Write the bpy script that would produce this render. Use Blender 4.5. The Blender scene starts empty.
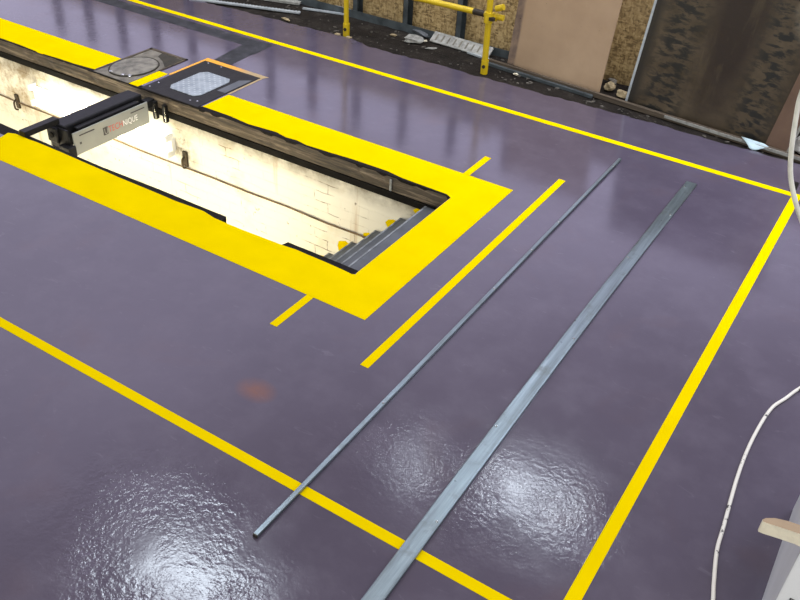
import bpy, bmesh, math, random
from mathutils import Vector, Matrix
random.seed(7)
C = bpy.context.scene.collection
S = bpy.context.scene

# ------------------------------------------------------------------ camera
F = 864.4; YAW, PITCH, ROLL = map(math.radians, (-30.534, 36.3934, 3.42873)); H = 2.6
cy, sy, cp, sp = math.cos(YAW), math.sin(YAW), math.cos(PITCH), math.sin(PITCH)
FWD = Vector((sy*cp, cy*cp, -sp)); RT = Vector((cy, -sy, 0)); UP = RT.cross(FWD)
R_ = math.cos(ROLL)*RT + math.sin(ROLL)*UP
U_ = -math.sin(ROLL)*RT + math.cos(ROLL)*UP
cam = bpy.data.cameras.new('camera'); co = bpy.data.objects.new('camera', cam); C.objects.link(co)
m = Matrix((R_, U_, -FWD)).transposed().to_4x4(); m.translation = (0, 0, H)
co.matrix_world = m
cam.sensor_fit = 'HORIZONTAL'; cam.sensor_width = 36; cam.lens = F/800*36; cam.clip_start = .05
S.camera = co

def ray(x, y): return (x-400)/F*R_ - (y-300)/F*U_ + FWD
def at(x, y, z=0.0):                      # pixel of the survey photograph -> point at height z
    d = ray(x, y); t = (z-H)/d.z
    return Vector((d.x*t, d.y*t, z))

# ------------------------------------------------------------------ materials
def lin(r, g, b):
    f = lambda c: (c/255/12.92 if c/255 <= .04045 else ((c/255+.055)/1.055)**2.4)
    return (f(r), f(g), f(b), 1)

class NT:
    def __init__(s, name):
        s.m = bpy.data.materials.new(name); s.m.use_nodes = True
        s.t = s.m.node_tree; s.b = s.t.nodes['Principled BSDF']
        s.co = s.n('ShaderNodeTexCoord').outputs['Object']
    def n(s, t, **k):
        x = s.t.nodes.new(t)
        for a, v in k.items(): setattr(x, a, v)
        return x
    def l(s, a, b): s.t.links.new(a, b)
    def map(s, scale=(1, 1, 1), rot=(0, 0, 0), loc=(0, 0, 0)):
        x = s.n('ShaderNodeMapping'); s.l(s.co, x.inputs[0])
        x.inputs['Scale'].default_value = scale; x.inputs['Rotation'].default_value = rot; x.inputs['Location'].default_value = loc
        return x.outputs[0]
    def noise(s, scale, detail=4, rough=.55, vec=None, dist=0):
        x = s.n('ShaderNodeTexNoise'); s.l(vec or s.co, x.inputs['Vector'])
        x.inputs['Scale'].default_value = scale; x.inputs['Detail'].default_value = detail
        x.inputs['Roughness'].default_value = rough; x.inputs['Distortion'].default_value = dist
        return x.outputs['Fac']
    def ramp(s, fac, stops):
        x = s.n('ShaderNodeValToRGB'); s.l(fac, x.inputs[0]); e = x.color_ramp.elements
        while len(e) < len(stops): e.new(.5)
        for i, (p, c) in enumerate(stops):
            e[i].position = p; e[i].color = c if len(c) == 4 else (*c, 1)
        return x.outputs[0]
    def rng(s, fac, a, b, c, d):
        x = s.n('ShaderNodeMapRange'); s.l(fac, x.inputs[0])
        for i, v in enumerate((a, b, c, d)): x.inputs[i+1].default_value = v
        return x.outputs[0]
    def mix(s, fac, a, b, mode='MIX'):
        x = s.n('ShaderNodeMix', data_type='RGBA', blend_type=mode)
        for sock, v in ((x.inputs[0], fac), (x.inputs[6], a), (x.inputs[7], b)):
            if isinstance(v, (int, float, tuple)): sock.default_value = v
            else: s.l(v, sock)
        return x.outputs[2]
    def math(s, op, a, b=0.0):
        x = s.n('ShaderNodeMath', operation=op)
        for i, v in enumerate((a, b)):
            if isinstance(v, (int, float)): x.inputs[i].default_value = v
            else: s.l(v, x.inputs[i])
        return x.outputs[0]
    def near(s, p, r0, r1, sc=(1, 1, 1), rz=0.0):   # 1 inside an elliptical patch at p, 0 outside
        mp = s.n('ShaderNodeVectorMath', operation='SUBTRACT'); s.l(s.co, mp.inputs[0]); mp.inputs[1].default_value = p
        mm = s.n('ShaderNodeMapping', vector_type='TEXTURE'); s.l(mp.outputs[0], mm.inputs[0])
        mm.inputs['Rotation'].default_value = (0, 0, rz); mm.inputs['Scale'].default_value = sc
        d = s.n('ShaderNodeVectorMath', operation='LENGTH'); s.l(mm.outputs[0], d.inputs[0])
        return s.rng(d.outputs['Value'], r0, r1, 1, 0)
    def set(s, col=None, rough=None, metal=None, spec=None):
        for k, v in (('Base Color', col), ('Roughness', rough), ('Metallic', metal), ('Specular IOR Level', spec)):
            if v is None: continue
            if isinstance(v, (int, float, tuple)): s.b.inputs[k].default_value = v
            else: s.l(v, s.b.inputs[k])
    def bump(s, h, strength=.3, dist=.01):
        x = s.n('ShaderNodeBump'); s.l(h, x.inputs['Height'])
        if isinstance(strength, (int, float)): x.inputs['Strength'].default_value = strength
        else: s.l(strength, x.inputs['Strength'])
        x.inputs['Distance'].default_value = dist
        s.l(x.outputs[0], s.b.inputs['Normal'])

def simple(name, c, rough=.5, metal=0, var=.15, scale=12, bump=.1, c2=None, spec=.5):
    t = NT(name)
    c2 = c2 or tuple(v*(1-var*2) for v in c[:3])+(1,)
    t.set(t.ramp(t.noise(scale, 6, .6), [(.32, c2), (.62, c)]), rough, metal, spec)
    if bump: t.bump(t.noise(scale*4, 5), bump, .004)
    return t.m

M = {}
RA, RB = tuple(at(170, 565)), tuple(at(480, 490))     # brush-rippled patches in the coating
# wet-looking purple floor coating
t = NT('purple_epoxy')
n1 = t.noise(.9, 5, .6); n2 = t.noise(4.5, 6, .65); n3 = t.noise(1.7, 4, .5, dist=1.2)
c = t.ramp(n1, [(.3, (.064, .053, .078, 1)), (.7, (.088, .074, .106, 1))])
c = t.mix(t.rng(n2, .45, .8, 0, .45), c, (.120, .103, .138, 1))
c = t.mix(t.rng(n3, .58, .75, 0, .35), c, (.095, .064, .078, 1))
sc_ = t.noise(1, 5, .7, vec=t.map((9, 26, 1), (0, 0, .5)), dist=.8)
c = t.mix(t.rng(sc_, .62, .72, 0, .22), c, (.20, .18, .22, 1))
stain = t.math('MULTIPLY', t.near((-1.945, 2.102, 0), .02, .1, (1.1, .8, 1)), t.rng(n2, .3, .6, .3, .9))
c = t.mix(stain, c, (.20, .075, .035, 1))
t.set(c); t.b.inputs['IOR'].default_value = 1.56
nA = t.noise(34, 3, .5); nB = t.noise(95, 2, .5)
rip = t.math('MULTIPLY', t.math('MINIMUM', t.math('ADD', t.near(RA, .10, .75, (1.0, .75, 1)), t.math('MULTIPLY', t.near(RB, .15, .75, (1.2, .62, 1)), .55)), 1), t.ramp(t.noise(2.3, 3, .5, dist=.6), [(.36, (0, 0, 0, 1)), (.66, (1, 1, 1, 1))]))
hh = t.math('ADD', nA, t.math('MULTIPLY', nB, .35))
t.set(None, t.math('SUBTRACT', t.rng(n2, .3, .75, .10, .20), t.math('MULTIPLY', rip, .075)))
t.bump(hh, t.rng(rip, 0, 1, .02, .46), .010)
M['floor'] = t.m

t = NT('yellow_paint')
n = t.noise(5, 5)
t.set(t.ramp(n, [(.3, (.70, .52, .0, 1)), (.7, (.76, .57, .0, 1))]), t.rng(t.noise(14, 4), .3, .7, .45, .6), None, .0)
M['yellow'] = t.m
t = NT('tan_orange_paint')
t.set(t.mix(t.rng(t.math('ADD', t.n('ShaderNodeSeparateXYZ').outputs[0], 0), 0, 1, 0, 1), (.75, .33, .0, 1), (.75, .33, .0, 1)), .4)
sx = [x for x in t.t.nodes if x.type == 'SEPXYZ'][0]; t.l(t.co, sx.inputs[0])
mixn = [x for x in t.t.nodes if x.type == 'MIX'][0]
mr = [x for x in t.t.nodes if x.type == 'MAP_RANGE'][0]
mr.inputs[1].default_value = -4.5; mr.inputs[2].default_value = -4.3
mixn.inputs[7].default_value = (.36, .26, .12, 1)
M['orange'] = t.m
t = NT('old_dark_screed')
n = t.noise(9, 6, .65)
t.set(t.ramp(n, [(.3, (.012, .013, .015, 1)), (.55, (.034, .035, .040, 1)), (.75, (.070, .066, .078, 1))]), .65, None, .2)
t.bump(t.noise(40, 4), .2, .004); M['screed'] = t.m
t = NT('dirty_concrete')
n = t.noise(5, 8, .7); n2 = t.noise(22, 6, .7)
c = t.ramp(n, [(.3, (.005, .004, .003, 1)), (.55, (.017, .013, .010, 1)), (.75, (.060, .053, .043, 1))])
c = t.mix(t.rng(n2, .58, .75, 0, .6), c, (.10, .088, .07, 1))
t.set(c, .8, None, .2); t.bump(n2, .8, .03); M['dirt'] = t.m

# painted pit brickwork with dirty joints, limewash and rust runs
t = NT('painted_pit_brick')
sx = t.n('ShaderNodeSeparateXYZ'); t.l(t.co, sx.inputs[0]); cx = t.n('ShaderNodeCombineXYZ')
t.l(sx.outputs[0], cx.inputs[0]); t.l(sx.outputs[2], cx.inputs[1])
br = t.n('ShaderNodeTexBrick'); wn = t.n('ShaderNodeTexNoise'); wn.inputs['Scale'].default_value = 7; t.l(t.co, wn.inputs['Vector']); wv = t.n('ShaderNodeVectorMath', operation='MULTIPLY_ADD'); t.l(wn.outputs['Color'], wv.inputs[0]); wv.inputs[1].default_value = (.03, .03, 0); t.l(cx.outputs[0], wv.inputs[2]); t.l(wv.outputs[0], br.inputs['Vector'])
br.inputs['Scale'].default_value = 1; br.inputs['Brick Width'].default_value = .225; br.inputs['Row Height'].default_value = .075
br.inputs['Mortar Size'].default_value = .004; br.inputs['Mortar Smooth'].default_value = .3; br.inputs['Bias'].default_value = 0
dn = t.noise(6, 7, .7); dn2 = t.noise(2.2, 5, .6)
joint = t.math('MULTIPLY', br.outputs['Fac'], t.math('MULTIPLY', t.rng(dn, .50, .60, 0, .9), t.rng(dn2, .42, .55, .12, 1)))
c = t.mix(joint, (.80, .78, .68, 1), (.14, .10, .055, 1))
c = t.mix(t.rng(dn2, .56, .74, 0, .55), c, (.55, .45, .22, 1))
spots = t.rng(t.noise(19, 4, .6), .68, .74, 0, .8)
c = t.mix(spots, c, (.10, .07, .035, 1))
runs = t.rng(t.noise(1, 4, .6, vec=t.map((7, 7, .6))), .63, .75, 0, .6)
c = t.mix(runs, c, (.38, .20, .05, 1))
c = t.mix(t.math('MULTIPLY', t.near((-6.25, 4.13, -.36), .10, .75, (1, 1, .6)), t.rng(dn, .42, .6, 0, .9)), c, (.30, .19, .06, 1))
c = t.mix(t.math('MULTIPLY', t.near((-4.38, 4.13, -.42), .03, .2, (.9, 1, 1)), t.rng(dn, .40, .58, 0, .9)), c, (.10, .065, .03, 1))
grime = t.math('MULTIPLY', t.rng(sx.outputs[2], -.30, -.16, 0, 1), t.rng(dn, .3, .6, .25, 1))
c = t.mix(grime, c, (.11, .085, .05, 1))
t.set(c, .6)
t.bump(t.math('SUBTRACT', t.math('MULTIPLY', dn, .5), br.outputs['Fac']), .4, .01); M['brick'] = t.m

t = NT('weathered_timber')
g = t.noise(1, 8, .7, vec=t.map((2.2, 40, 40)))
t.set(t.ramp(g, [(.34, (.014, .011, .008, 1)), (.52, (.075, .056, .036, 1)), (.70, (.26, .21, .15, 1))]), .7)
t.bump(g, .6, .01); M['timber'] = t.m
t = NT('batten_timber')
g = t.noise(1, 8, .7, vec=t.map((3, 60, 60)))
t.set(t.ramp(g, [(.3, (.03, .022, .015, 1)), (.6, (.10, .075, .05, 1)), (.8, (.2, .17, .13, 1))]), .7)
t.bump(g, .4, .01); M['batten'] = t.m
M['black'] = simple('black_steel', (.013, .012, .011, 1), .55, 0, .3, 15, .3, None, .25)
M['lip'] = simple('black_edge_mastic', (.010, .008, .007, 1), .8, 0, .3, 30, .5, None, .15)
M['jackblack'] = simple('satin_black_steel', (.012, .012, .013, 1), .5, 0, .25, 20, .1, None, .2)
M['panel'] = simple('silver_grey_panel', (.29, .30, .27, 1), .4, 0, .05, 6, .02)
M['white'] = simple('white_gloss', (.80, .82, .82, 1), .4, 0, .03, 3, 0)
M['step'] = simple('grey_step_paint', (.085, .095, .105, 1), .45, 0, .2, 8, .2)
M['nosing'] = simple('worn_step_edge', (.25, .27, .28, 1), .5, 0, .3, 20, .2)
M['stud'] = simple('grey_steel_stud', (.095, .115, .125, 1), .5, .35, .25, 9, .1)
M['strip'] = simple('galvanised_strip', (.50, .55, .58, 1), .4, .3, .15, 14, .1)
M['bright'] = simple('scratched_steel', (.58, .60, .58, 1), .25, 1, .2, 30, .1)
M['scaff'] = simple('chipped_yellow_enamel', (.62, .44, .006, 1), .4, 0, .06, 8, .1)
M['chipdark'] = simple('bare_rusty_steel', (.035, .026, .018, 1), .6, .3, .2, 18, .2)
M['red'] = simple('red_print', (.55, .085, .065, 1), .5, 0, 0, 5, 0)
M['darkprint'] = simple('dark_print', (.05, .045, .045, 1), .5, 0, 0, 5, 0)
M['whiteprint'] = simple('white_print', (.85, .85, .83, 1), .5, 0, 0, 5, 0)
M['plaster'] = simple('grey_plaster', (.36, .36, .33, 1), .8, 0, .25, 25, .5)
M['cream'] = simple('cream_foam', (.42, .33, .19, 1), .8, 0, .2, 25, .5)
M['blue'] = simple('pale_blue_sheet', (.45, .58, .62, 1), .5, 0, .1, 12, .2)
M['plycore'] = simple('broken_ply_edge', (.78, .72, .55, 1), .7, 0, .08, 30, .4)
M['plyface'] = simple('tan_ply_face', (.36, .26, .15, 1), .6, 0, .08, 12, .1)
M['boxgrey'] = simple('pale_grey_side', (.52, .53, .53, 1), .55, 0, .06, 4, .05)
M['cover'] = simple('worn_iron_cover', (.21, .195, .155, 1), .6, 0, .35, 14, .4)
M['hatchdirt'] = simple('hatch_concrete', (.20, .18, .14, 1), .7, 0, .35, 12, .6)
M['gritmat'] = simple('grit', (.09, .08, .065, 1), .8, 0, .3, 30, .2)
M['rustframe'] = simple('rusty_frame', (.085, .06, .03, 1), .7, 0, .4, 20, .4)
M['conduit'] = simple('rusty_conduit', (.20, .13, .06, 1), .7, 0, .3, 12, .3)
M['recess'] = simple('painted_beam_shadow', (.010, .009, .008, 1), .8, 0, .3, 12, .3, None, .1)  # near-black so the strip under the beam reads as shadow
M['moss'] = simple('dark_silt', (.03, .024, .012, 1), .8, 0, .3, 20, .5)

t = NT('galvanised_bar')                     # long bars on the floor: dull zinc with scuffs
g = t.noise(1, 7, .7, vec=t.map((30, 1.6, 30))); g2 = t.noise(9, 6, .65)
c = t.ramp(g, [(.3, (.15, .175, .18, 1)), (.6, (.28, .345, .37, 1)), (.8, (.40, .48, .51, 1))])
c = t.mix(t.rng(g2, .55, .72, 0, .6), c, (.13, .14, .12, 1))
t.set(c, t.rng(g2, .3, .7, .27, .42), .85); t.bump(g2, .06, .004); M['zinc'] = t.m

t = NT('osb_board')
v = t.n('ShaderNodeTexVoronoi', feature='F1'); t.l(t.map((30, 30, 75), (0, .5, 0)), v.inputs['Vector']); v.inputs['Scale'].default_value = 1
v2 = t.n('ShaderNodeTexVoronoi', feature='F1'); t.l(t.map((70, 70, 28), (0, -.4, 0)), v2.inputs['Vector']); v2.inputs['Scale'].default_value = 1
sa = t.n('ShaderNodeSeparateColor'); t.l(v.outputs['Color'], sa.inputs[0]); sb = t.n('ShaderNodeSeparateColor'); t.l(v2.outputs['Color'], sb.inputs[0])
fl = t.math('ADD', t.math('MULTIPLY', sa.outputs[0], .5), t.math('MULTIPLY', sb.outputs[0], .5))
c = t.ramp(fl, [(.1, (.15, .095, .035, 1)), (.45, (.36, .245, .10, 1)), (.8, (.56, .41, .19, 1))])
c = t.mix(t.rng(t.noise(3, 5), .4, .7, 0, .35), c, (.17, .12, .06, 1))
t.set(c, .65); t.bump(fl, .25, .004); M['osb'] = t.m

t = NT('pinkish_hardboard')
n = t.noise(3, 6, .6)
c = t.ramp(n, [(.3, (.37, .255, .16, 1)), (.7, (.45, .32, .205, 1))])
sx = t.n('ShaderNodeSeparateXYZ'); t.l(t.co, sx.inputs[0])
edge = t.math('MULTIPLY', t.rng(sx.outputs[0], .055, .075, 1, 0), t.rng(t.noise(9, 4), .3, .6, .3, .9))
c = t.mix(edge, c, (.12, .085, .075, 1))
c = t.mix(t.rng(t.noise(34, 3), .71, .74, 0, .8), c, (.05, .035, .02, 1))
t.set(c, .6); M['hardboard'] = t.m
t = NT('brown_board')
t.set(t.ramp(t.noise(4, 5), [(.3, (.11, .065, .042, 1)), (.7, (.17, .105, .07, 1))]), .6); M['brownboard'] = t.m

t = NT('stained_shuttering_ply')             # dark streaked sheet: black mould blots, red-brown runs, khaki ground
sx = t.n('ShaderNodeSeparateXYZ'); t.l(t.co, sx.inputs[0])
nA = t.noise(5, 7, .65); nB = t.noise(1, 6, .6, vec=t.map((9, 9, 24)), dist=.3); nC = t.noise(1, 5, .6, vec=t.map((5.5, 5, .9), (0, .12, 0)))
c = t.ramp(nA, [(.3, (.030, .020, .010, 1)), (.7, (.098, .072, .042, 1))])
band = t.math('ADD', t.near((.24, 0, .3), .06, .19, (1, 1, 40)), t.near((.90, 0, .25), .05, .17, (1, 1, 40)))
blot = t.math('MULTIPLY', t.rng(nB, .46, .56, 0, 1), t.math('MINIMUM', t.math('ADD', band, .12), 1))
run = t.math('MULTIPLY', t.rng(t.math('ADD', nC, t.math('MULTIPLY', nA, .35)), .56, .66, 0, .92), t.near((.60, 0, .8), .25, .62, (.42, 1, 1.5), 0))
c = t.mix(run, c, (.016, .008, .005, 1))
c = t.mix(blot, c, (.010, .010, .008, 1))
left = t.math('MULTIPLY', t.rng(sx.outputs[0], .03, .09, 1, 0), .85)
c = t.mix(left, c, (.012, .011, .009, 1))
lime = t.math('MULTIPLY', t.near((1.10, 0, .93), .05, .20), t.rng(nA, .4, .55, .15, 1))
c = t.mix(lime, c, (.34, .30, .22, 1))
t.set(c, t.rng(nA, .3, .7, .35, .6)); t.bump(nB, .2, .006); M['stained'] = t.m

t = NT('scuffed_white_cable')
t.set(t.mix(t.rng(t.noise(16, 5, .7), .60, .64, 0, 1), (.70, .68, .60, 1), (.03, .028, .026, 1)), .5); M['cable'] = t.m
t = NT('cream_hose'); t.set(t.ramp(t.noise(20, 4), [(.3, (.55, .55, .46, 1)), (.6, (.78, .78, .68, 1))]), .35); M['hose'] = t.m

t = NT('chequer_plate')                      # galvanised plate with raised studs
v = t.n('ShaderNodeTexVoronoi', feature='F1'); t.l(t.map((26, 26, 26), (0, 0, .785)), v.inputs['Vector']); v.inputs['Scale'].default_value = 1; v.inputs['Randomness'].default_value = 0
dot = t.rng(v.outputs['Distance'], .2, .36, 1, 0)
c = t.mix(dot, t.ramp(t.noise(12, 5), [(.3, (.22, .26, .28, 1)), (.7, (.38, .43, .45, 1))]), (.55, .6, .62, 1))
t.set(c, .4, .4); t.bump(dot, .6, .006); M['chequer'] = t.m

def emit(name, col, st):
    t = NT(name); t.set((.9, .9, .85, 1), .4)
    t.b.inputs['Emission Color'].default_value = col; t.b.inputs['Emission Strength'].default_value = st
    return t.m
M['tube'] = emit('lit_tube', (1, .92, .70, 1), 10)

# ------------------------------------------------------------------ mesh helpers
def tag(o, label=None, cat=None, group=None, kind=None):
    if label: o['label'] = label
    if cat: o['category'] = cat
    if group: o['group'] = group
    if kind: o['kind'] = kind
    return o
def empty(name, loc, label, cat, group=None, rot=(0, 0, 0), kind=None):
    o = bpy.data.objects.new(name, None); C.objects.link(o); o.location = loc; o.rotation_euler = rot
    o.empty_display_size = .1
    return tag(o, label, cat, group, kind)
def link(name, bm, mat, parent=None, smooth=False, bevel=0):
    me = bpy.data.meshes.new(name)
    bmesh.ops.recalc_face_normals(bm, faces=bm.faces); bm.to_mesh(me); bm.free()
    for mt in (mat if isinstance(mat, (list, tuple)) else [mat]): me.materials.append(M[mt] if isinstance(mt, str) else mt)
    if smooth:
        for p in me.polygons: p.use_smooth = True
    o = bpy.data.objects.new(name, me); C.objects.link(o)
    if parent: o.parent = parent
    if bevel:
        b = o.modifiers.new('bevel', 'BEVEL'); b.width = bevel; b.segments = 2; b.limit_method = 'ANGLE'
    return o
def box(bm, x0, x1, y0, y1, z0, z1, mat=None):
    v = bmesh.ops.create_cube(bm, size=1, matrix=(mat or Matrix()) @ Matrix.Translation(((x0+x1)/2, (y0+y1)/2, (z0+z1)/2)) @ Matrix.Diagonal((x1-x0, y1-y0, z1-z0, 1)))
    return v['verts']
def BX(name, x0, x1, y0, y1, z0, z1, mat, parent=None, bevel=0, mx=None):
    bm = bmesh.new(); box(bm, x0, x1, y0, y1, z0, z1, mx); return link(name, bm, mat, parent, bevel=bevel)
def prism(bm, pts, z0, z1):
    a = [bm.verts.new((p[0], p[1], z1)) for p in pts]; b = [bm.verts.new((p[0], p[1], z0)) for p in pts]
    n = len(pts); bm.faces.new(a); bm.faces.new(b[::-1])
    for i in range(n): bm.faces.new((a[i], b[i], b[(i+1) % n], a[(i+1) % n]))
def PR(name, pts, z0, z1, mat, parent=None, bevel=0):
    bm = bmesh.new(); prism(bm, pts, z0, z1)
    bm.normal_update(); bmesh.ops.triangulate(bm, faces=[f for f in bm.faces if len(f.verts) > 4])
    return link(name, bm, mat, parent, bevel=bevel)
def tube(bm, pts, r, seg=12, cap=True):
    pts = [Vector(p) for p in pts]; rings = []; n0 = None
    for i, p in enumerate(pts):
        d = (pts[min(i+1, len(pts)-1)] - pts[max(i-1, 0)]).normalized()
        if n0 is None: n0 = d.orthogonal().normalized()
        n0 = (n0 - d*n0.dot(d)).normalized(); b = d.cross(n0)
        rr = r[i] if isinstance(r, (list, tuple)) else r
        rings.append([bm.verts.new(p + rr*(math.cos(k*2*math.pi/seg)*n0 + math.sin(k*2*math.pi/seg)*b)) for k in range(seg)])
    for a, c_ in zip(rings, rings[1:]):
        for k in range(seg): bm.faces.new((a[k], a[(k+1) % seg], c_[(k+1) % seg], c_[k]))
    if cap: bm.faces.new(rings[0][::-1]); bm.faces.new(rings[-1])
def TB(name, pts, r, mat, parent=None, seg=12):
    bm = bmesh.new(); tube(bm, pts, r, seg); o = link(name, bm, mat, parent, smooth=True)
    md = o.modifiers.new('edge', 'EDGE_SPLIT'); md.split_angle = math.radians(50)
    return o
def spline(pts, n=8):
    P = [Vector(p) for p in pts]; P = [2*P[0]-P[1]] + P + [2*P[-1]-P[-2]]; out = []
    for i in range(1, len(P)-2):
        for k in range(n):
            u = k/n; a, b, c_, d = P[i-1:i+3]
            out.append(.5*((2*b) + (c_-a)*u + (2*a-5*b+4*c_-d)*u*u + (3*b-a-3*c_+d)*u**3))
    return out + [P[-2]]
def chunk(name, p, sx_, sy_, sz, mat, rz=0, seed=0, parent=None, flat=False):
    rnd = random.Random(seed); bm = bmesh.new()
    bmesh.ops.create_icosphere(bm, subdivisions=2, radius=.5)
    for v in bm.verts:
        k = 1 + rnd.uniform(-.28, .28); v.co = Vector((v.co.x*k*sx_, v.co.y*k*sy_, max(-.42, v.co.z*(.8 if flat else k))*sz))
    lo = min(v.co.z for v in bm.verts)
    for v in bm.verts: v.co.z -= lo
    o = link(name, bm, mat, parent); o.location = p; o.rotation_euler = (0, 0, rz); return o

# ------------------------------------------------------------------ setting: floor with pit opening
PX, PY0, PY1 = -2.11, 3.11, 4.115            # pit end, near rail and far rail
FZ = -.012
def ragged(p, q, n, amp, seed):
    r = random.Random(seed); p, q = Vector(p), Vector(q)
    return [p.lerp(q, i/n) + Vector((0, r.uniform(-amp, amp), 0)) for i in range(n+1)]
edge_px = [(150, -10), (200, 1), (250, 13), (275, 19), (300, 26), (350, 38), (370, 47), (400, 55), (440, 65), (470, 74), (500, 82), (530, 90), (545, 95), (560, 98), (600, 109), (660, 125), (700, 137), (750, 150), (800, 165)]
back = [Vector((-9.5, 5.78, 0))]
rn = random.Random(3)
ep = [at(*p) for p in edge_px] + [Vector((1.0, 5.95, 0)), Vector((4, 5.95, 0))]
prev = back[0]
for p in ep:
    k = max(1, int((p-prev).length/.05))
    for i in range(1, k+1):
        q = prev.lerp(p, i/k); back.append(q + Vector((0, rn.uniform(-.012, .012), 0)))
    prev = p
bm = bmesh.new()
box(bm, -9.5, 4, -3, 3.03, -.10, 0)
box(bm, PX+.002, 4, 3.03, 4.13, -.10, 0)
prism(bm, [(-9.5, 4.13), (PX+.002, 4.13), (4, 4.13)] + [(p.x, p.y) for p in reversed(back)], -.05, 0)
bm.normal_update(); bmesh.ops.triangulate(bm, faces=[f for f in bm.faces if len(f.verts) > 4])
o = link('floor', bm, 'floor'); tag(o, 'glossy purple resin-coated workshop floor around the inspection pit', 'floor', kind='structure')
# bare dirty concrete strip in front of the hoarding
bm = bmesh.new(); nx, ny = 150, 14; vs = []
for j in range(ny+1):
    for i in range(nx+1):
        x, y = -9.5+13.5*i/nx, 5.70+1.3*j/ny
        vs.append(bm.verts.new((x, y, FZ + random.uniform(-.006, .004) + (0 if j > 2 else -.01))))
for j in range(ny):
    for i in range(nx):
        a = j*(nx+1)+i; bm.faces.new((vs[a], vs[a+1], vs[a+nx+2], vs[a+nx+1]))
o = link('ground', bm, 'dirt', smooth=True); tag(o, 'bare dirty concrete strip along the foot of the hoarding', 'ground', kind='structure')

# painted markings
ZP = .0016
def marking(pts, label, mat='yellow', z=ZP, name='floor_marking'):
    o = PR(name, pts, -.003, z, mat); return tag(o, label, 'floor marking', kind='structure')
def rect(x0, x1, y0, y1): return [(x0, y0), (x1, y0), (x1, y1), (x0, y1)]
near_in = [(-30, 124), (0, 138), (8, 133), (16, 134), (30, 140), (37, 141), (44, 144), (60, 151.5), (90, 165), (120, 178), (160, 194.5), (175, 201), (202, 209), (205, 211), (214, 218), (222, 221.5), (240, 229), (262, 237.5), (283, 245.5), (296, 249.5), (308, 255), (326, 262.5), (345, 271), (352, 274.5), (359, 272)]
pn = [at(*p) for p in near_in]; pn = [Vector((p.x, min(p.y, 3.09), 0)) for p in pn]
far_in = [(201.6, 107.0), (215, 112), (230, 116.5), (247, 124.5), (275, 133), (285, 137.5), (296, 141), (305, 146), (330, 153), (352, 160), (386, 172), (402, 178.5), (446, 195)]
pf = [at(*p) + Vector((0, .010 + .006*math.sin(i*2.1), 0)) for i, p in enumerate(far_in)]
xo, yo0, yo1 = -1.842, 2.796, 4.42
border = [(-9.3, yo0), (xo, yo0), (xo, yo1), (-4.160, yo1)] + [(p.x, p.y) for p in pf] + [(PX+.005, 4.10), (PX+.005, 3.10)] + [(p.x, p.y) for p in reversed(pn)] + [(-9.3, 3.01)]
marking(border, 'broad yellow painted border wrapping the open end of the inspection pit')
fl = [at(*p) for p in [(93, 69), (75, 64), (60, 59), (40, 53), (20, 45), (0, 38)]]
marking([(-9.3, yo1), (-5.262, yo1), (-5.25, 4.15)] + [(p.x, p.y) for p in fl] + [(-9.3, 4.135)], 'broad yellow border stretch ending at the uncovered concrete manhole recess')
marking(rect(-4.862, -4.77, 4.117, 4.425), 'small yellow border patch between the manhole recess and black hatch')
marking(rect(-8.5, -.33, 5.441, 5.494), 'long thin yellow line running along the far edge near the hoarding')
marking(rect(-.384, -.331, -1.0, 5.441), 'thin yellow line running down the right side of the floor', z=.0018)
marking(rect(-9.3, -.384, 1.745, 1.791), 'thin yellow line crossing the near left floor under both steel bars')
p = at(563.5, 180.5); q = at(364, 366.5)
marking(rect(-1.671, -1.627, q.y, p.y), 'short yellow line alone on the floor beyond the pit end')
p = at(274, 325.7)
marking(rect(-2.197, -2.155, p.y, 2.797), 'short yellow tick sticking out from the near side of the pit border')
p = at(487, 157)
marking(rect(-2.197, -2.152, 4.419, p.y), 'short yellow tick sticking out from the far side of the pit border')
# old dark screed strip showing through: an L
dark = [(-9.3, 5.245)] + [(-4.75, 5.25)] + [(-4.70, 4.84), (-4.53, 4.84)] + [(-4.545, 5.1), (-4.535, 5.2), (-4.55, 5.4)] + [(-4.62, 5.405), (-5.3, 5.39), (-9.3, 5.37)]
marking(dark, 'dark grey L-shaped bare strip in the coating behind the black hatch', 'screed', .0011, 'floor_patch')
marking([tuple(at(*p)[:2]) for p in [(793, 181), (799.5, 183), (795, 193), (789, 191)]], 'small black square on the floor at the far right line corner', 'lip', .0012, 'floor_patch')

# ------------------------------------------------------------------ setting: the pit
st = lambda o, l, c='wall': tag(o, l, c, kind='structure')
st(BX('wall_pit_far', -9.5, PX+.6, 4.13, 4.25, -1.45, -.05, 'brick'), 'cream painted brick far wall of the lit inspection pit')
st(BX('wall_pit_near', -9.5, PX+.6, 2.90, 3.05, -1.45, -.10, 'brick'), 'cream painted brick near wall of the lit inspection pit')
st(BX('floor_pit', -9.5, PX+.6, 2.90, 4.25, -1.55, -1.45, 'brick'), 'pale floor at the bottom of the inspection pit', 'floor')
# weathered timber fascia under the far edge, black strip below it painted as its underside shadow
bm = bmesh.new(); N = 120
rr = random.Random(5); rows = []
for i in range(N+1):
    x = -9.5 + (PX+9.5)*i/N
    w = rr.uniform(-.004, .004)
    rows.append([bm.verts.new(v) for v in ((x, 4.16, -.004), (x, 4.112+w, -.004-abs(w)), (x, 4.105+w, -.05), (x, 4.108-w, -.105+w), (x, 4.16, -.105))])
for a, b in zip(rows, rows[1:]):
    for k in range(4): bm.faces.new((a[k], a[k+1], b[k+1], b[k]))
st(link('trim_1', bm, 'timber'), 'weathered timber edge beam along the far side of the pit', 'beam')
bm = bmesh.new(); box(bm, -9.5, PX, 4.122, 4.14, -.17, -.105); box(bm, -9.5, PX, 4.10, 4.14, -.118, -.108)
st(link('trim_2', bm, 'recess'), 'black strip painted as shadow under the timber beam of the pit', 'beam')
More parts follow.
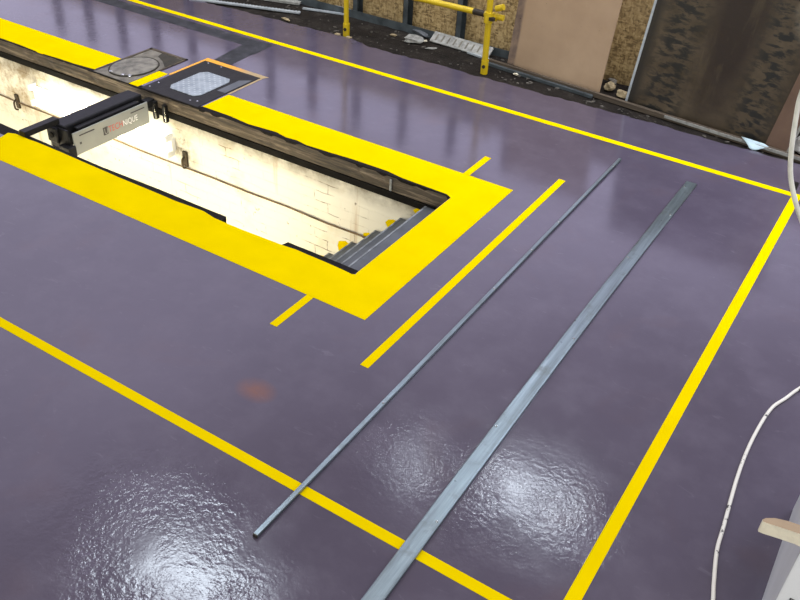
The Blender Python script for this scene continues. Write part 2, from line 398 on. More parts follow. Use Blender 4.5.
# joint plate on the fascia
bm = bmesh.new()
box(bm, -2.545, -2.53, 4.098, 4.104, -.10, -.02)
st(link('trim_3', bm, 'nosing'), 'pale vertical joint strip on the far timber beam', 'trim')
# black near lip in two lengths, with the break between them
lipA = [(-60, 96), (0, 123), (30, 136), (60, 149), (100, 166), (160, 189.5), (200, 206), (226, 216.5)]
lipA_o = [(222, 223), (205, 214), (160, 199), (90, 168), (37, 145), (0, 140), (-40, 122)]
lipB = [(282, 244.5), (288, 242), (320, 255), (340, 263), (359, 271)]
lipB_o = [(354, 275.5), (326, 265), (296, 252)]
for nm, a, b, lb in (('trim_4', lipA, lipA_o, 'black steel lip along the near pit edge crossing under the jack'), ('trim_5', lipB, lipB_o, 'short black steel lip at the near right corner of the pit')):
    pts = [tuple(at(*p)[:2]) for p in a] + [(p[0], p[1]-.02) for p in (at(*q)[:2] for q in b)]
    st(PR(nm, pts, -.10, -.0008, 'lip'), lb, 'trim')
st(BX('trim_6', -9.5, -5.0, 2.99, 3.075, -.012, -.001, 'hatchdirt'), 'grey worn concrete showing beside the near left pit edge', 'trim')
gap = [(p.x, p.y+.004) for p in pf]; bt_ = [(p.x, min(4.112, p.y-(.022 if i in (1, 2, 5, 6, 8) else .010))) for i, p in enumerate(pf)]
st(PR('trim_7', gap + [(PX+.003, 4.10)] + bt_[::-1], -.02, .0006, 'lip'), 'ragged black gap between the yellow border and the far timber beam', 'trim')
st(BX('trim_8', -9.3, -4.12, 4.111, 4.147, -.01, .0006, 'lip'), 'black line between the floor and the far timber beam, left length', 'trim')
# conduit run along the far wall
TB('conduit', [(-9.3, 4.118, -.56)] + [(-9+.35*i, 4.118, -.535+random.uniform(-.006, .006)) for i in range(20)] + [(-2.75, 4.118, -.535)], .006, 'conduit')
o = bpy.data.objects['conduit']; tag(o, 'thin rusty conduit running along the far pit wall', 'pipe')
# steps going down at the end of the pit
rt = empty('staircase', (PX, 3.6, -.12), 'grey painted steps with worn pale edges at the pit end', 'stairs', kind='structure')
for i in range(7):
    xn, z = -2.275-.19*i, -.12-.165*i
    xb = PX+.3 if i == 0 else xn+.26
    s = BX('step', xn-rt.location.x, xb-rt.location.x, 3.06-3.6, 4.128-3.6, z-.30+.12, z+.12, 'step', rt, .004)
    BX('step_edge', xn-.003-rt.location.x, xn+.008-rt.location.x, 3.062-3.6, 4.124-3.6, z+.12-.004, z+.1225, 'nosing', rt)
    if i < 5:
        bm = bmesh.new(); r5 = random.Random(i+40); sz = (.045, .06, .05, .085, .055)[i]
        poly = [(xn-.055+sz*math.cos(q*.785)*r5.uniform(.75, 1.15), z-.075+sz*.7*math.sin(q*.785)*r5.uniform(.7, 1.1)) for q in range(8)]
        f_ = [bm.verts.new((a, 4.1265, b)) for a, b in poly]; g_ = [bm.verts.new((a, 4.133, b)) for a, b in poly]
        bm.faces.new(f_); bm.faces.new(g_[::-1])
        for q in range(8): bm.faces.new((f_[q], g_[q], g_[(q+1) % 8], f_[(q+1) % 8]))
        mk = link('wall_marking', bm, 'yellow')
        tag(mk, ['yellow dab on the pit wall beside the topmost step', 'yellow dab on the pit wall beside the second step down', 'large yellow dab on the pit wall beside the third step', 'yellow dab on the pit wall beside the fourth step', 'yellow dab low on the pit wall beside the fifth step'][i], 'paint mark', kind='structure')
BX('stair_end', -.0, .05, -.5, .5, -1.2, .06, 'step', rt)

# twin tube batten light on the far wall, behind the jack
bl = empty('batten_light', (-5.22, 4.09, -.37), 'lit twin-tube batten light on the far pit wall behind the jack', 'light')
BX('batten_body', -.77, .77, -.005, .036, -.05, .05, 'white', bl, .005)
for dz in (-.065, .065):
    TB('lamp_tube', [(-.74, -.028, dz), (.74, -.028, dz)], .019, 'tube', bl)
for dx in (-.755, .755):
    for dz in (-.065, .065): BX('lamp_holder', dx-.010, dx+.010, -.05, .02, dz-.022, dz+.022, 'white', bl)

for x, z, lb in ((-4.36, -.49, 'dark rusty pipe bracket on the pit wall right of the jack'), (-6.28, -.56, 'dark rusty pipe bracket on the pit wall at the far left')):
    rb = empty('pipe_bracket', (x, 4.115, z), lb, 'bracket')
    BX('back_plate', -.02, .02, -.003, .012, -.03, .09, 'rustframe', rb)
    TB('hook', spline([(0, -.005, .05), (.0, -.03, .03), (.01, -.035, -.02), (.012, -.012, -.035)], 5), .008, 'rustframe', rb, 8)

# ------------------------------------------------------------------ pit jack
jk = empty('pit_jack', (-4.6, 3.7, 0), 'black pit jack beam with a silver lettered panel spanning the pit', 'jack')
X = lambda x: x+4.6
Y = lambda y: y-3.7
pnl = BX('front_panel', X(-4.606), X(-4.596), Y(3.36), Y(4.035), -.205, -.042, 'panel', jk, .003)
for yy in (3.41, 3.87):
    BX('slot', X(-4.597), X(-4.5945), Y(yy), Y(yy+.13), -.077, -.069, 'darkprint', pnl)
BX('bolt_hole', X(-4.597), X(-4.5945), Y(3.405), Y(3.42), -.135, -.12, 'darkprint', pnl)
beam = BX('beam', X(-4.80), X(-4.66), Y(3.35), Y(4.05), -.16, -.005, 'jackblack', jk, .012)
BX('guide_rail', X(-4.655), X(-4.615), Y(3.42), Y(3.98), -.10, -.028, 'jackblack', jk, .006)
ep_ = BX('end_plate', X(-4.80), X(-4.62), Y(3.335), Y(3.35), -.19, -.02, 'jackblack', jk, .003)
BX('bright_edge', X(-4.806), X(-4.80), Y(3.332), Y(3.352), -.19, -.03, 'panel', ep_)
BX('bright_edge', X(-4.80), X(-4.70), Y(3.330), Y(3.352), -.195, -.18, 'panel', ep_)
bm = bmesh.new(); box(bm, X(-4.80), X(-4.70), Y(3.312), Y(3.335), -.13, -.02); link('end_block', bm, 'jackblack', jk, bevel=.008)
bm = bmesh.new(); tube(bm, [(X(-4.75), Y(3.325), -.075), (X(-4.75), Y(3.305), -.075)], .02); link('end_bolt', bm, 'lip', jk)
BX('end_block', X(-4.68), X(-4.58), Y(3.30), Y(3.36), -.20, -.125, 'jackblack', jk, .006)
BX('support_arm', X(-4.765), X(-4.705), Y(3.085), Y(3.36), .0005, .040, 'jackblack', jk, .004)
BX('support_arm', X(-4.66), X(-4.60), Y(4.03), Y(4.125), -.10, -.045, 'jackblack', jk, .004)
for xx in (-4.60, -4.50):
    rb = BX('rail_bracket', X(xx), X(xx+.03), Y(4.075), Y(4.11), -.19, -.055, 'jackblack', jk, .004)
    BX('bracket_edge', X(xx+.028), X(xx+.033), Y(4.07), Y(4.08), -.18, -.065, 'bright', rb)
def letter(s, y, w, z, h, mat, parent, shear=.0):
    cu = bpy.data.curves.new('lettering', 'FONT'); cu.body = s; cu.size = 1; cu.extrude = .0; cu.materials.append(M[mat]); cu.shear = shear; cu.space_character = 1.0
    o = bpy.data.objects.new('lettering', cu); C.objects.link(o); bpy.context.view_layer.update()
    dx, dy = o.dimensions.x, o.dimensions.y
    cu.size = 1
    o.scale = (w/dx, h/max(dy, .01), 1); o.rotation_euler = (math.pi/2, 0, math.pi/2); o.parent = parent
    o.location = (X(-4.5945), Y(y), z)
    bpy.context.view_layer.update()
    me = bpy.data.meshes.new_from_object(o.evaluated_get(bpy.context.evaluated_depsgraph_get()))
    q = bpy.data.objects.new('lettering', me); C.objects.link(q); q.parent = parent; q.scale = o.scale; q.rotation_euler = o.rotation_euler; q.location = o.location
    bpy.data.objects.remove(o); q.name = 'lettering'
    return q
# panel runs left (near) to right (far): writing reads along +Y
bt = BX('badge', X(-4.597), X(-4.5944), Y(3.612), Y(3.652), -.148, -.092, 'darkprint', pnl)
letter('U', 3.618, .028, -.142, .042, 'panel', pnl).location.x += .0006
letter('TECH', 3.656, .128, -.142, .046, 'red', pnl)
letter('NIQUE', 3.788, .135, -.142, .050, 'whiteprint', pnl)

# ------------------------------------------------------------------ hatches beside the pit
ha = empty('manhole_recess', (-5.05, 4.44, 0), 'open square recess with a worn round iron cover beside the yellow border', 'manhole')
hx, hy = -5.05, 4.44
BX('recess_bed', -5.235-hx, -4.868-hx, 4.117-hy, 4.715-hy, -.02, .0022, 'hatchdirt', ha)
bm = bmesh.new()
for a in ((-5.25, -4.855, 4.70, 4.728), (-5.25, -5.228, 4.15, 4.728), (-4.872, -4.855, 4.43, 4.728)): box(bm, a[0]-hx, a[1]-hx, a[2]-hy, a[3]-hy, -.02, .006)
link('recess_frame', bm, 'rustframe', ha)
bm = bmesh.new(); bmesh.ops.create_cone(bm, cap_ends=True, segments=40, radius1=.165, radius2=.16, depth=.012, matrix=Matrix.Translation((-5.06-hx, 4.36-hy, .005)) @ Matrix.Diagonal((1, 1.2, 1, 1)))
link('round_cover', bm, 'cover', ha)
bm = bmesh.new(); tube(bm, [Vector((-5.06-hx+.168*math.cos(k*.157), 4.36-hy+.2*math.sin(k*.157), .006)) for k in range(41)], .006, 8, False); link('cover_rim', bm, 'moss', ha)
PR('silt_patch', [(-4.98-hx, 4.58-hy), (-4.88-hx, 4.50-hy), (-4.875-hx, 4.69-hy), (-5.1-hx, 4.695-hy), (-5.08-hx, 4.63-hy)], 0, .0045, 'moss', ha)
for k, (xx, yy) in enumerate(((-5.12, 4.185), (-5.0, 4.19), (-4.95, 4.21))): chunk('wet_lump', (xx-hx, yy-hy, .004), .04, .03, .012, 'bright', k, k, ha)

hb = empty('floor_hatch', (-4.455, 4.485, 0), 'black framed floor hatch with a light chequered plate at its centre', 'hatch')
hx, hy = -4.455, 4.485
BX('hatch_frame', -4.738-hx, -4.182-hx, 4.116-hy, 4.80-hy, -.02, .004, 'black', hb, .002)
pl = [(-4.56, 4.235), (-4.595, 4.28), (-4.595, 4.585), (-4.56, 4.63), (-4.335, 4.63), (-4.30, 4.585), (-4.30, 4.28), (-4.335, 4.235)]
PR('chequer_plate', [(a-hx, b-hy) for a, b in pl], .003, .009, 'chequer', hb, .002)
PR('worn_corner', [(-4.27-hx, 4.42-hy), (-4.195-hx, 4.42-hy), (-4.195-hx, 4.72-hy), (-4.27-hx, 4.66-hy)], .003, .0048, 'step', hb)
for xx, yy in ((-4.70, 4.17), (-4.70, 4.26), (-4.25, 4.19), (-4.30, 4.17), (-4.68, 4.77), (-4.55, 4.775)):
    bm = bmesh.new(); bmesh.ops.create_cone(bm, cap_ends=True, segments=10, radius1=.008, radius2=.007, depth=.003, matrix=Matrix.Translation((xx-hx, yy-hy, .005))); link('screw', bm, 'bright', hb)
marking([(-4.765, 4.80), (-4.765, 4.855), (-4.14, 4.85), (-4.165, 4.80)], 'orange painted edge along the far side of the black hatch', 'orange')
marking([(-4.765, 4.425), (-4.765, 4.80), (-4.742, 4.80), (-4.742, 4.425)], 'thin orange edge beside the left side of the black hatch', 'orange')
marking([(-4.178, 4.425), (-4.178, 4.80), (-4.160, 4.80), (-4.160, 4.425)], 'thin tan edge beside the right side of the black hatch', 'orange')

# ------------------------------------------------------------------ bars lying on the floor
a, b = Vector((-1.4325, 1.492, 0)), Vector((-1.450, 5.225, 0)); ang = math.atan2(b.y-a.y, b.x-a.x)-math.pi/2
tb = empty('steel_rod', a, 'narrow galvanised bar lying across the near yellow line', 'metal bar', rot=(0, 0, ang))
L = (b-a).length
bm = bmesh.new()
box(bm, -.0105, .0105, 0, L, .002, .018); link('bar', bm, 'zinc', tb, bevel=.003)
BX('bar_end', -.0095, .0095, -.004, .012, .003, .017, 'chipdark', tb)
for k, yy in enumerate((.85, 1.9, 2.35, 2.72, 3.1, 3.6)):
    bm = bmesh.new(); bmesh.ops.create_cone(bm, cap_ends=True, segments=10, radius1=.006, radius2=.005, depth=.003, matrix=Matrix.Translation((.002, yy, .0195))); link('rivet', bm, 'bright', tb)
a, b = Vector((-.921, 1.20, 0)), Vector((-.9535, 5.188, 0)); ang = math.atan2(b.y-a.y, b.x-a.x)-math.pi/2
fb = empty('steel_channel', a, 'wide flat galvanised channel lying parallel to the right yellow line', 'metal bar', rot=(0, 0, ang))
L = (b-a).length; w = .034
bm = bmesh.new()                                     # shallow top-hat: flat web with turned-down edges
prof = [(-w, .002), (-w, .016), (-w+.004, .019), (w-.004, .019), (w, .016), (w, .002), (w-.003, .002), (w-.003, .014), (-w+.003, .014), (-w+.003, .002)]
bow = lambda u: -.016*math.sin(math.pi*u)**1.0
RS = [[bm.verts.new((x+bow(k/20), L*k/20, z)) for x, z in prof] for k in range(21)]
for A, B in zip(RS, RS[1:]):
    for i in range(10): bm.faces.new((A[i], A[(i+1) % 10], B[(i+1) % 10], B[i]))
bm.faces.new(RS[0][::-1]); bm.faces.new(RS[-1]); link('channel', bm, 'zinc', fb)
for k, yy in enumerate((.72, 1.3, 2.05, 2.9, 3.5, 3.9)):
    bm = bmesh.new(); bmesh.ops.create_cone(bm, cap_ends=True, segments=10, radius1=.006, radius2=.005, depth=.003, matrix=Matrix.Translation((.02*(-1)**k+bow(yy/L), yy, .0205))); link('rivet', bm, 'bright', fb)

# ------------------------------------------------------------------ hoarding behind
wb = BX('wall_back', -9.5, 4, 6.53, 6.55, -.02, .74, 'osb'); st(wb, 'rough strand-board hoarding wall on grey steel studs behind the floor')
def stud(xc, name='stud'):
    bm = bmesh.new()
    box(bm, xc-.050, xc-.046, 6.435, 6.528, .0, 1.15)      # web
    box(bm, xc-.050, xc-.004, 6.435, 6.439, .0, 1.15)      # front flange
    box(bm, xc-.050, xc-.004, 6.524, 6.528, .0, 1.15)
    return link(name, bm, 'stud', wb)
for k in range(11): stud(-8.66 + .53*k)
bm = bmesh.new()
box(bm, -9.5, -2.4, 6.430, 6.530, -.015, .012); box(bm, -9.5, -2.4, 6.428, 6.433, -.015, .055)
link('bottom_track', bm, 'stud', wb)
# leaning boards; x along the board, local y = thickness
def lean(name, x, y, z, w, h, mat, label, cat, rz, tilt, skew=0, th=.012):
    rt = empty(name, (x, y, z), label, cat, rot=(tilt, skew, rz))
    BX('board', 0, w, 0, th, 0, h, mat, rt); return rt
RZ = math.atan2(-.2, 2.15)
lean('hardboard_sheet', -2.83, 6.29, .012, .835, .98, 'hardboard', 'plain pinkish-brown board leaning on the hoarding right of the yellow barrier', 'board', RZ, -.06, .03)
sb = lean('stained_sheet', -1.755, 6.175, .012, 1.13, 1.12, 'stained', 'large dark stained sheet with black mould blots leaning on the hoarding', 'board', RZ, -.07, .05, .015)
BX('edge_strip', -.018, -.001, -.004, .016, 0, 1.12, 'strip', sb)
bb = lean('brown_sheet', -.705, 6.045, .012, .15, 1.1, 'brownboard', 'narrow reddish-brown board with a pale edge at the far right', 'board', RZ, -.05, .12, .014)
BX('pale_edge', .15, .166, -.003, .016, 0, 1.1, 'plaster', bb)
# timber batten along the foot of the boards
bt = empty('timber_batten', (-2.97, 6.275, -.005), 'long thin weathered batten along the foot of the leaning boards', 'batten', rot=(0, 0, RZ))
BX('batten_length', 0, 3.4, -.06, -.028, 0, .035, 'batten', bt)
BX('pale_strip', 1.55, 3.4, -.064, -.060, .015, .036, 'plaster', bt)
tag(BX('angle_iron', 0, .95, -.095, -.066, 0, .022, 'stud'), 'dark steel angle lying before the pinkish-brown board', 'metal bar')
o = bpy.data.objects['angle_iron']; o.location = (-2.95, 6.275, -.008); o.rotation_euler = (0, 0, RZ)

# ------------------------------------------------------------------ yellow scaffold barrier
sc = empty('scaffold_barrier', (-3.55, 6.0, 0), 'chipped yellow scaffold-tube barrier standing before the hoarding', 'barrier')
def SP(x, y, z): return (x+3.55, y-6.0, z)
TB('post', [SP(-4.232, 6.0, -.01), SP(-4.25, 6.0, 1.15)], .022, 'scaff', sc, 16)
TB('post', [SP(-2.898, 6.015, -.01), SP(-2.915, 6.0, 1.15)], .0242, 'scaff', sc, 16)
TB('rail', [SP(-4.35, 6.045, .43), SP(-2.80, 6.05, .445)], .0235, 'scaff', sc, 16)
TB('rail', [SP(-4.35, 6.045, 1.0), SP(-2.80, 6.05, 1.0)], .0235, 'scaff', sc, 16)
TB('chipped_patch', [SP(-3.06, 6.049, .4424), SP(-2.96, 6.049, .4434)], .0238, 'chipdark', sc, 16)
for x in (-2.905, -4.24):
    for z in (.44, 1.0):
        cl = TB('clamp', [SP(x, 6.005, z-.04), SP(x, 6.005, z+.04)], .034, 'scaff', sc, 14)
        BX('clamp_bolt', x+3.55+.02, x+3.55+.06, -.03, .0, z-.012, z+.012, 'chipdark', cl)
        TB('clamp_collar', [SP(x-.035, 6.048, z), SP(x+.05, 6.048, z)], .033, 'scaff', cl, 14)
TB('rail_end', [SP(-2.86, 6.03, .51), SP(-2.80, 6.03, .535)], .024, 'scaff', sc, 14)
for x, y in ((-4.232, 6.0), (-2.898, 6.015)):
    TB('foot_socket', [SP(x, y, -.01), SP(x, y, .10)], .029, 'scaff', sc, 14)
    bm = bmesh.new(); tube(bm, [SP(x+.005, y-.026, .055), SP(x+.006, y-.034, .055)], .014); link('foot_bolt', bm, 'chipdark', sc)
for dx, r in ((-.06, .3), (.06, -.3)):
    BX('foot_tab', -4.232+3.55+dx-.022, -4.232+3.55+dx+.022, -.06, -.03, -.01, .008, 'cream', sc)

# ------------------------------------------------------------------ rubbish on the bare strip
def lying(name, a, b, w, h, mat, label, cat, z=-.008, group=None):
    a, b = Vector(a), Vector(b); d = b-a
    o = BX(name, 0, d.length, -w/2, w/2, 0, h, mat); o.location = (a.x, a.y, z); o.rotation_euler = (0, 0, math.atan2(d.y, d.x))
    return tag(o, label, cat, group)
# toothed strip: many triangular teeth along one long edge
bm = bmesh.new(); a, b = at(190, -1), at(300, 13.5); d = (b-a); L = d.length; n = 34
pts = [(0, -.02), (L, -.02)]
for i in range(n, 0, -1): pts += [(L*i/n, .018), (L*(i-.5)/n, .034)]
pts += [(0, .018)]
prism(bm, pts, 0, .012); bm.normal_update(); bmesh.ops.triangulate(bm, faces=[f for f in bm.faces if len(f.verts) > 4])
o = link('toothed_strip', bm, 'strip'); o.location = (a.x, a.y, 0); o.rotation_euler = (0, 0, math.atan2(d.y, d.x)); tag(o, 'long grey toothed metal strip lying by the floor edge, farthest left', 'metal strip')
lying('metal_strip', at(303, 8), at(359, 16), .03, .012, 'strip', 'short pale metal strip ending behind the left barrier post', 'metal strip')
lying('metal_strip', at(322, 2), at(358, 14.5), .022, .02, 'strip', 'thin bright strip lying against the stud track above the short strip', 'metal strip', .0)
lying('metal_strip', at(360, 15), at(395, 24.5), .022, .02, 'strip', 'thin bright strip along the stud track right of the left post', 'metal strip', .0)
# perforated board strip
a, b = Vector((-3.60, 6.345, 0)), at(488, 58); d = b-a; pr = empty('perforated_strip', (a.x, a.y, -.006), 'pale grey slotted strip lying against the track left of the right post', 'metal strip', rot=(.62, 0, math.atan2(d.y, d.x)))
BX('strip_body', 0, d.length, 0, .105, 0, .012, 'plaster', pr)
for i in range(9): BX('slot', .04+.06*i, .055+.06*i, .02, .085, .0115, .0126, 'hatchdirt', pr)
lying('metal_strip', at(468, 52), at(497, 62), .03, .014, 'strip', 'short dull strip passing behind the foot of the right post', 'metal strip')
chunk('plaster_lump', at(413, 42, -.01), .17, .11, .06, 'plaster', .3, 1); tag(bpy.data.objects['plaster_lump'], 'larger crumpled grey plaster lump between the barrier posts', 'rubble')
o = chunk('plaster_lump', at(420, 34, -.01), .22, .10, .05, 'step', -.2, 2); tag(o, 'dark grey crumpled lump just behind the larger plaster lump', 'rubble')
o = chunk('plaster_chip', at(431, 49, -.01), .09, .03, .015, 'plaster', .7, 3); tag(o, 'long pale chip in front of the plaster lump', 'rubble')
o = chunk('plaster_chip', at(425.5, 42, -.01), .03, .03, .02, 'plycore', .7, 4); tag(o, 'small bright chip touching the right of the plaster lump', 'rubble')
o = chunk('plaster_chip', at(464, 51.5, -.01), .05, .025, .015, 'strip', .2, 5); tag(o, 'small bluish chip below the slotted strip', 'rubble')
o = chunk('plaster_chip', at(286, 20, -.01), .11, .03, .02, 'cream', -.2, 6); tag(o, 'flat buff chip at the floor edge left of the left post', 'rubble')
o = chunk('plaster_chip', at(393, 36, -.01), .06, .03, .02, 'cream', .2, 8); tag(o, 'small buff chip right of the left post foot', 'rubble')
o = chunk('plaster_chip', at(516, 75, -.01), .05, .035, .02, 'plycore', .2, 9); tag(o, 'pale chip on the dirt just right of the right post', 'rubble')
o = chunk('foam_lump', at(609, 90, .0), .10, .06, .07, 'cream', .6, 10); tag(o, 'left crumbled buff lump in the gap between the boards', 'rubble')
o = chunk('foam_lump', at(622, 97, .0), .12, .07, .06, 'cream', -.4, 11); tag(o, 'right crumbled buff lump beside the stained sheet foot', 'rubble')
o = chunk('foam_lump', at(612, 84, .0), .09, .06, .05, 'hatchdirt', -.4, 12); tag(o, 'dull crumbled lump behind the other two in the gap', 'rubble')
o = PR('torn_card', [tuple((at(*p)-at(565, 75))[:2]) for p in [(557, 70), (563, 71), (590, 84), (586, 88), (556, 76)]], 0, .02, 'rustframe'); o.location = (at(565, 75).x, at(565, 75).y, .03); tag(o, 'torn brown scrap at the foot of the pinkish-brown board', 'scrap')
# pale blue sheet scrap draped over the batten
bm = bmesh.new(); q = [at(741, 138, .034), at(764, 145, .034), at(771, 152, .0), at(748.5, 149.5, .0)]; g = []
for i in range(7):
    row = []
    for j in range(5):
        u, v_ = i/6, j/4
        p = q[0].lerp(q[1], u).lerp(q[3].lerp(q[2], u), v_); p.z += .012*math.sin(u*7+v_*3)*v_ + .010
        row.append(bm.verts.new(p))
    g.append(row)
for i in range(6):
    for j in range(4): bm.faces.new((g[i][j], g[i+1][j], g[i+1][j+1], g[i][j+1]))
o = link('plastic_scrap', bm, 'blue', smooth=True); sd = o.modifiers.new('s', 'SOLIDIFY'); sd.thickness = .003; tag(o, 'pale blue torn sheet draped over the batten before the stained sheet', 'scrap')
o = chunk('plaster_chip', at(774, 151.5, -.01), .06, .03, .025, 'plaster', .4, 14); tag(o, 'small grey chip at the right end of the pale blue scrap', 'rubble')
# white lumps behind the brown board, far right
o = chunk('plaster_lump', (-.46, 6.14, 0), .14, .1, .14, 'whiteprint', 0, 15); tag(o, 'white lump behind the hanging cable at the far right', 'rubble')
# pale boards far left on the strip
lying('pale_board', (-5.75, 6.20, 0), (-5.05, 6.42, 0), .10, .02, 'plaster', 'pale board lying behind the toothed strip', 'board')
# loose grit
bm = bmesh.new(); rg = random.Random(11)
for k in range(170):
    x = rg.uniform(-6.2, -.4); y = 5.98 + rg.random()*(.40 if x < -2.9 else .18); s = rg.choice((.004, .006, .008, .013))
    mt = Matrix.Translation((x, y, FZ+s*.3)) @ Matrix.Rotation(rg.uniform(0, 3), 4, 'Z') @ Matrix.Diagonal((s*rg.uniform(.8, 2.4), s, s*.7, 1))
    bmesh.ops.create_icosphere(bm, subdivisions=1, radius=1, matrix=mt)
o = link('grit', bm, 'gritmat'); tag(o, 'loose grit and crumbs scattered over the dirty concrete strip', 'grit', kind='stuff')

# ------------------------------------------------------------------ cables and the box at the right
cp_ = [at(*p, .009) for p in [(711, 625), (713, 600), (714, 580), (717, 550), (724, 525), (738, 475), (752, 440), (770, 410), (786, 398), (800, 388)]]
cp_ = [Vector((.10, 1.7, .009))] + cp_ + [Vector((.14, 3.70, .009)), Vector((.4, 3.8, .009))]
TB('floor_cable', spline(cp_), .0075, 'cable'); tag(bpy.data.objects['floor_cable'], 'scuffed white cable with black marks snaking over the floor', 'cable')
hc = [(x+.014, y, z) for x, y, z in [(-.1, 3.0, 3.2), (-.20, 3.0, 2.3), (-.27, 3.0, 1.75), (-.303, 3, 1.551), (-.294, 3, 1.432), (-.262, 3, 1.274), (-.218, 3, 1.171), (-.153, 3, 1.071), (-.02, 3, .90), (.25, 3, .5), (.5, 3, .1), (.7, 3.02, .009), (1.1, 3.1, .009)]]
TB('hanging_cable', spline(hc), .0085, 'hose'); tag(bpy.data.objects['hanging_cable'], 'cream hose hanging from above in a bend at the far right', 'hose')

wbx = empty('white_box', (.2, 1.93, 0), 'tall white box with a pale grey side beside the floor cable', 'box')
bm = bmesh.new(); vs = box(bm, 0, .55, 0, .86, 0, .68)
for f in bm.faces:
    c_ = f.calc_center_median()
    if c_.x < .01: f.material_index = 1
link('body', bm, ['white', 'boxgrey'], wbx, bevel=.006)
d = ray(789, 597); tt = 1.93/d.y
cu = bpy.data.curves.new('lettering', 'FONT'); cu.body = 'D'; cu.size = .045; cu.extrude = .0004; cu.materials.append(M['darkprint'])
lo = bpy.data.objects.new('lettering', cu); C.objects.link(lo); lo.parent = wbx; lo.rotation_euler = (math.pi/2, 0, 0)
lo.location = (d.x*tt-.2, -.002, d.z*tt+H-.03)
bpy.context.view_layer.update(); me = bpy.data.meshes.new_from_object(lo.evaluated_get(bpy.context.evaluated_depsgraph_get()))
q = bpy.data.objects.new('lettering', me); C.objects.link(q); q.parent = wbx; q.rotation_euler = lo.rotation_euler; q.location = lo.location; bpy.data.objects.remove(lo); q.name = 'lettering'
# ply offcut overhanging the box top
zt = .728
tip = [at(*p, zt) for p in [(800, 534), (784, 528.5), (768, 523.5), (763, 521.5), (762.5, 519.5), (766, 518), (775, 518), (788, 521), (800, 525)]]
pts = [(.60, tip[0].y-.02)] + [(p.x, p.y) for p in tip] + [(.60, tip[-1].y+.10)]
bm = bmesh.new(); prism(bm, pts, .684, zt); bm.normal_update()
for f in bm.faces:
    if abs(f.normal.z) < .5 and f.calc_center_median().z < zt-.001: f.material_index = 1
bm.normal_update(); bmesh.ops.triangulate(bm, faces=[f for f in bm.faces if len(f.verts) > 4])
o = link('plywood_offcut', bm, ['plyface', 'plycore']); tag(o, 'rounded tan plywood offcut with a broken cream edge on the white box', 'board')

# ------------------------------------------------------------------ light
SKY_REAR, SKY_ROOF, SKY_FAR, SKY_TOP = (.85, .84, .82, 1), (.38, .36, .40, 1), (1.22, 1.16, 1.56, 1), (1.85, 1.70, 1.68, 1)
w = bpy.data.worlds.new('world'); S.world = w; w.use_nodes = True; nt = w.node_tree
bg = nt.nodes['Background']; tc = nt.nodes.new('ShaderNodeTexCoord'); sp_ = nt.nodes.new('ShaderNodeSeparateXYZ')
nt.links.new(tc.outputs['Generated'], sp_.inputs[0])
def wm(op, a, b):
    n = nt.nodes.new('ShaderNodeMath'); n.operation = op
    for k, v in enumerate((a, b)):
        if isinstance(v, (int, float)): n.inputs[k].default_value = v
        else: nt.links.new(v, n.inputs[k])
    return n.outputs[0]
def wr(v, a, b, c_, d):
    n = nt.nodes.new('ShaderNodeMapRange'); n.interpolation_type = 'SMOOTHSTEP'; nt.links.new(v, n.inputs[0])
    for k, x in enumerate((a, b, c_, d)): n.inputs[k+1].default_value = x
    return n.outputs[0]
def wmix(f, a, b):
    n = nt.nodes.new('ShaderNodeMix'); n.data_type = 'RGBA'; nt.links.new(f, n.inputs[0])
    for k, v in ((6, a), (7, b)):
        if isinstance(v, tuple): n.inputs[k].default_value = v
        else: nt.links.new(v, n.inputs[k])
    return n.outputs[2]
wx, wy, wz = sp_.outputs
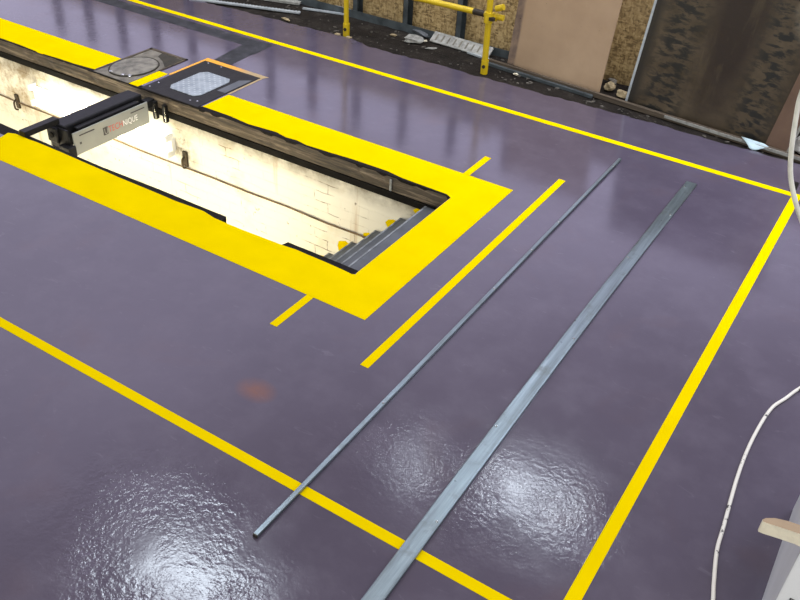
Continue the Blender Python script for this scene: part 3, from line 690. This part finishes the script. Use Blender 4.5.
# open daylight low over the far side, widest to the left; dim roof above it; zenith and rear glow added to lift the diffuse light
low = wm('MULTIPLY', wr(wm('ADD', wz, wm('MULTIPLY', wx, .35)), .42, .60, 1, 0), wr(wy, .05, .35, 0, 1))
colr = wmix(wr(wy, -.15, .15, 0, 1), SKY_REAR, SKY_ROOF)
colr = wmix(low, colr, SKY_FAR)
colr = wmix(wr(wz, .86, .92, 0, 1), colr, SKY_TOP)
nt.links.new(colr, bg.inputs[0]); bg.inputs[1].default_value = 1.0
def area(name, loc, sx_, sy_, power, col, look=None):
    l = bpy.data.lights.new(name, 'AREA'); l.shape = 'RECTANGLE'; l.size = sx_; l.size_y = sy_; l.energy = power; l.color = col
    o = bpy.data.objects.new(name, l); C.objects.link(o); o.location = loc
    dd = Vector(look if look else (loc[0], loc[1], 0))-Vector(loc)
    o.rotation_euler = dd.to_track_quat('-Z', 'Y').to_euler(); return o
def roof(px, py, z):                       # where a roof light at height z shows in the wet floor at this spot
    P = at(px, py); k = z/H; return (P.x*(1+k), P.y*(1+k), z)
area('roof_or_fill_light', roof(195, 592, 6), 1.5, .8, 72, (.80, .90, 1))
area('roof_or_fill_light', roof(532, 498, 6), 1.35, .22, 42, (.80, .90, 1))
area('roof_or_fill_light', roof(414, 467, 6), .45, .12, 9, (.80, .90, 1))
for x in (-7.6, -4.3, -1.0):                 # added fill lights, narrow spread, to brighten the far side of the floor
    lp = area('far_floor_fill', (x, 5.3, 4.4), 1.8, .5, 17, (.84, .87, 1))
    lp.data.spread = math.radians(72)
area('roof_or_fill_light', (1.6, 5.9, 3.2), 1.4, 1.0, 105, (.78, .83, 1), (-.3, 5.2, 0))  # added fill, set low at back right to brighten the far right floor
dl = area('box_front_fill', (1.6, -1.6, 1.9), 1.2, 1.6, 8, (1, .99, .97), (.4, 1.9, .4)); dl.data.spread = math.radians(80)  # added fill behind the camera, whitens the front of the box
# pit lamps fixed along the near pit wall, shining across
for x, pw in ((-6.9, 8), (-5.2, 10), (-3.75, 17)):
    area('pit_lamp', (x, 3.075, -.62), 1.2, .06, pw, (1, .86, .58), (x, 4.1, -.5))
S.view_settings.view_transform = 'Standard'; S.view_settings.look = 'None'; S.view_settings.exposure = 0; S.view_settings.gamma = 1
S.view_settings.use_curve_mapping = False

GROUPS = {'metal_strip': 'metal strips lying along the hoarding foot', 'plaster_chip': 'plaster chips on the dirt strip', 'plaster_lump': 'plaster lumps on the dirt strip',
          'foam_lump': 'crumbled lumps in the gap between boards', 'pipe_bracket': 'pipe brackets on the pit wall'}
for o in S.objects:
    k = o.name.split('.')[0]
    if o.parent is None and k in GROUPS: o['group'] = GROUPS[k]
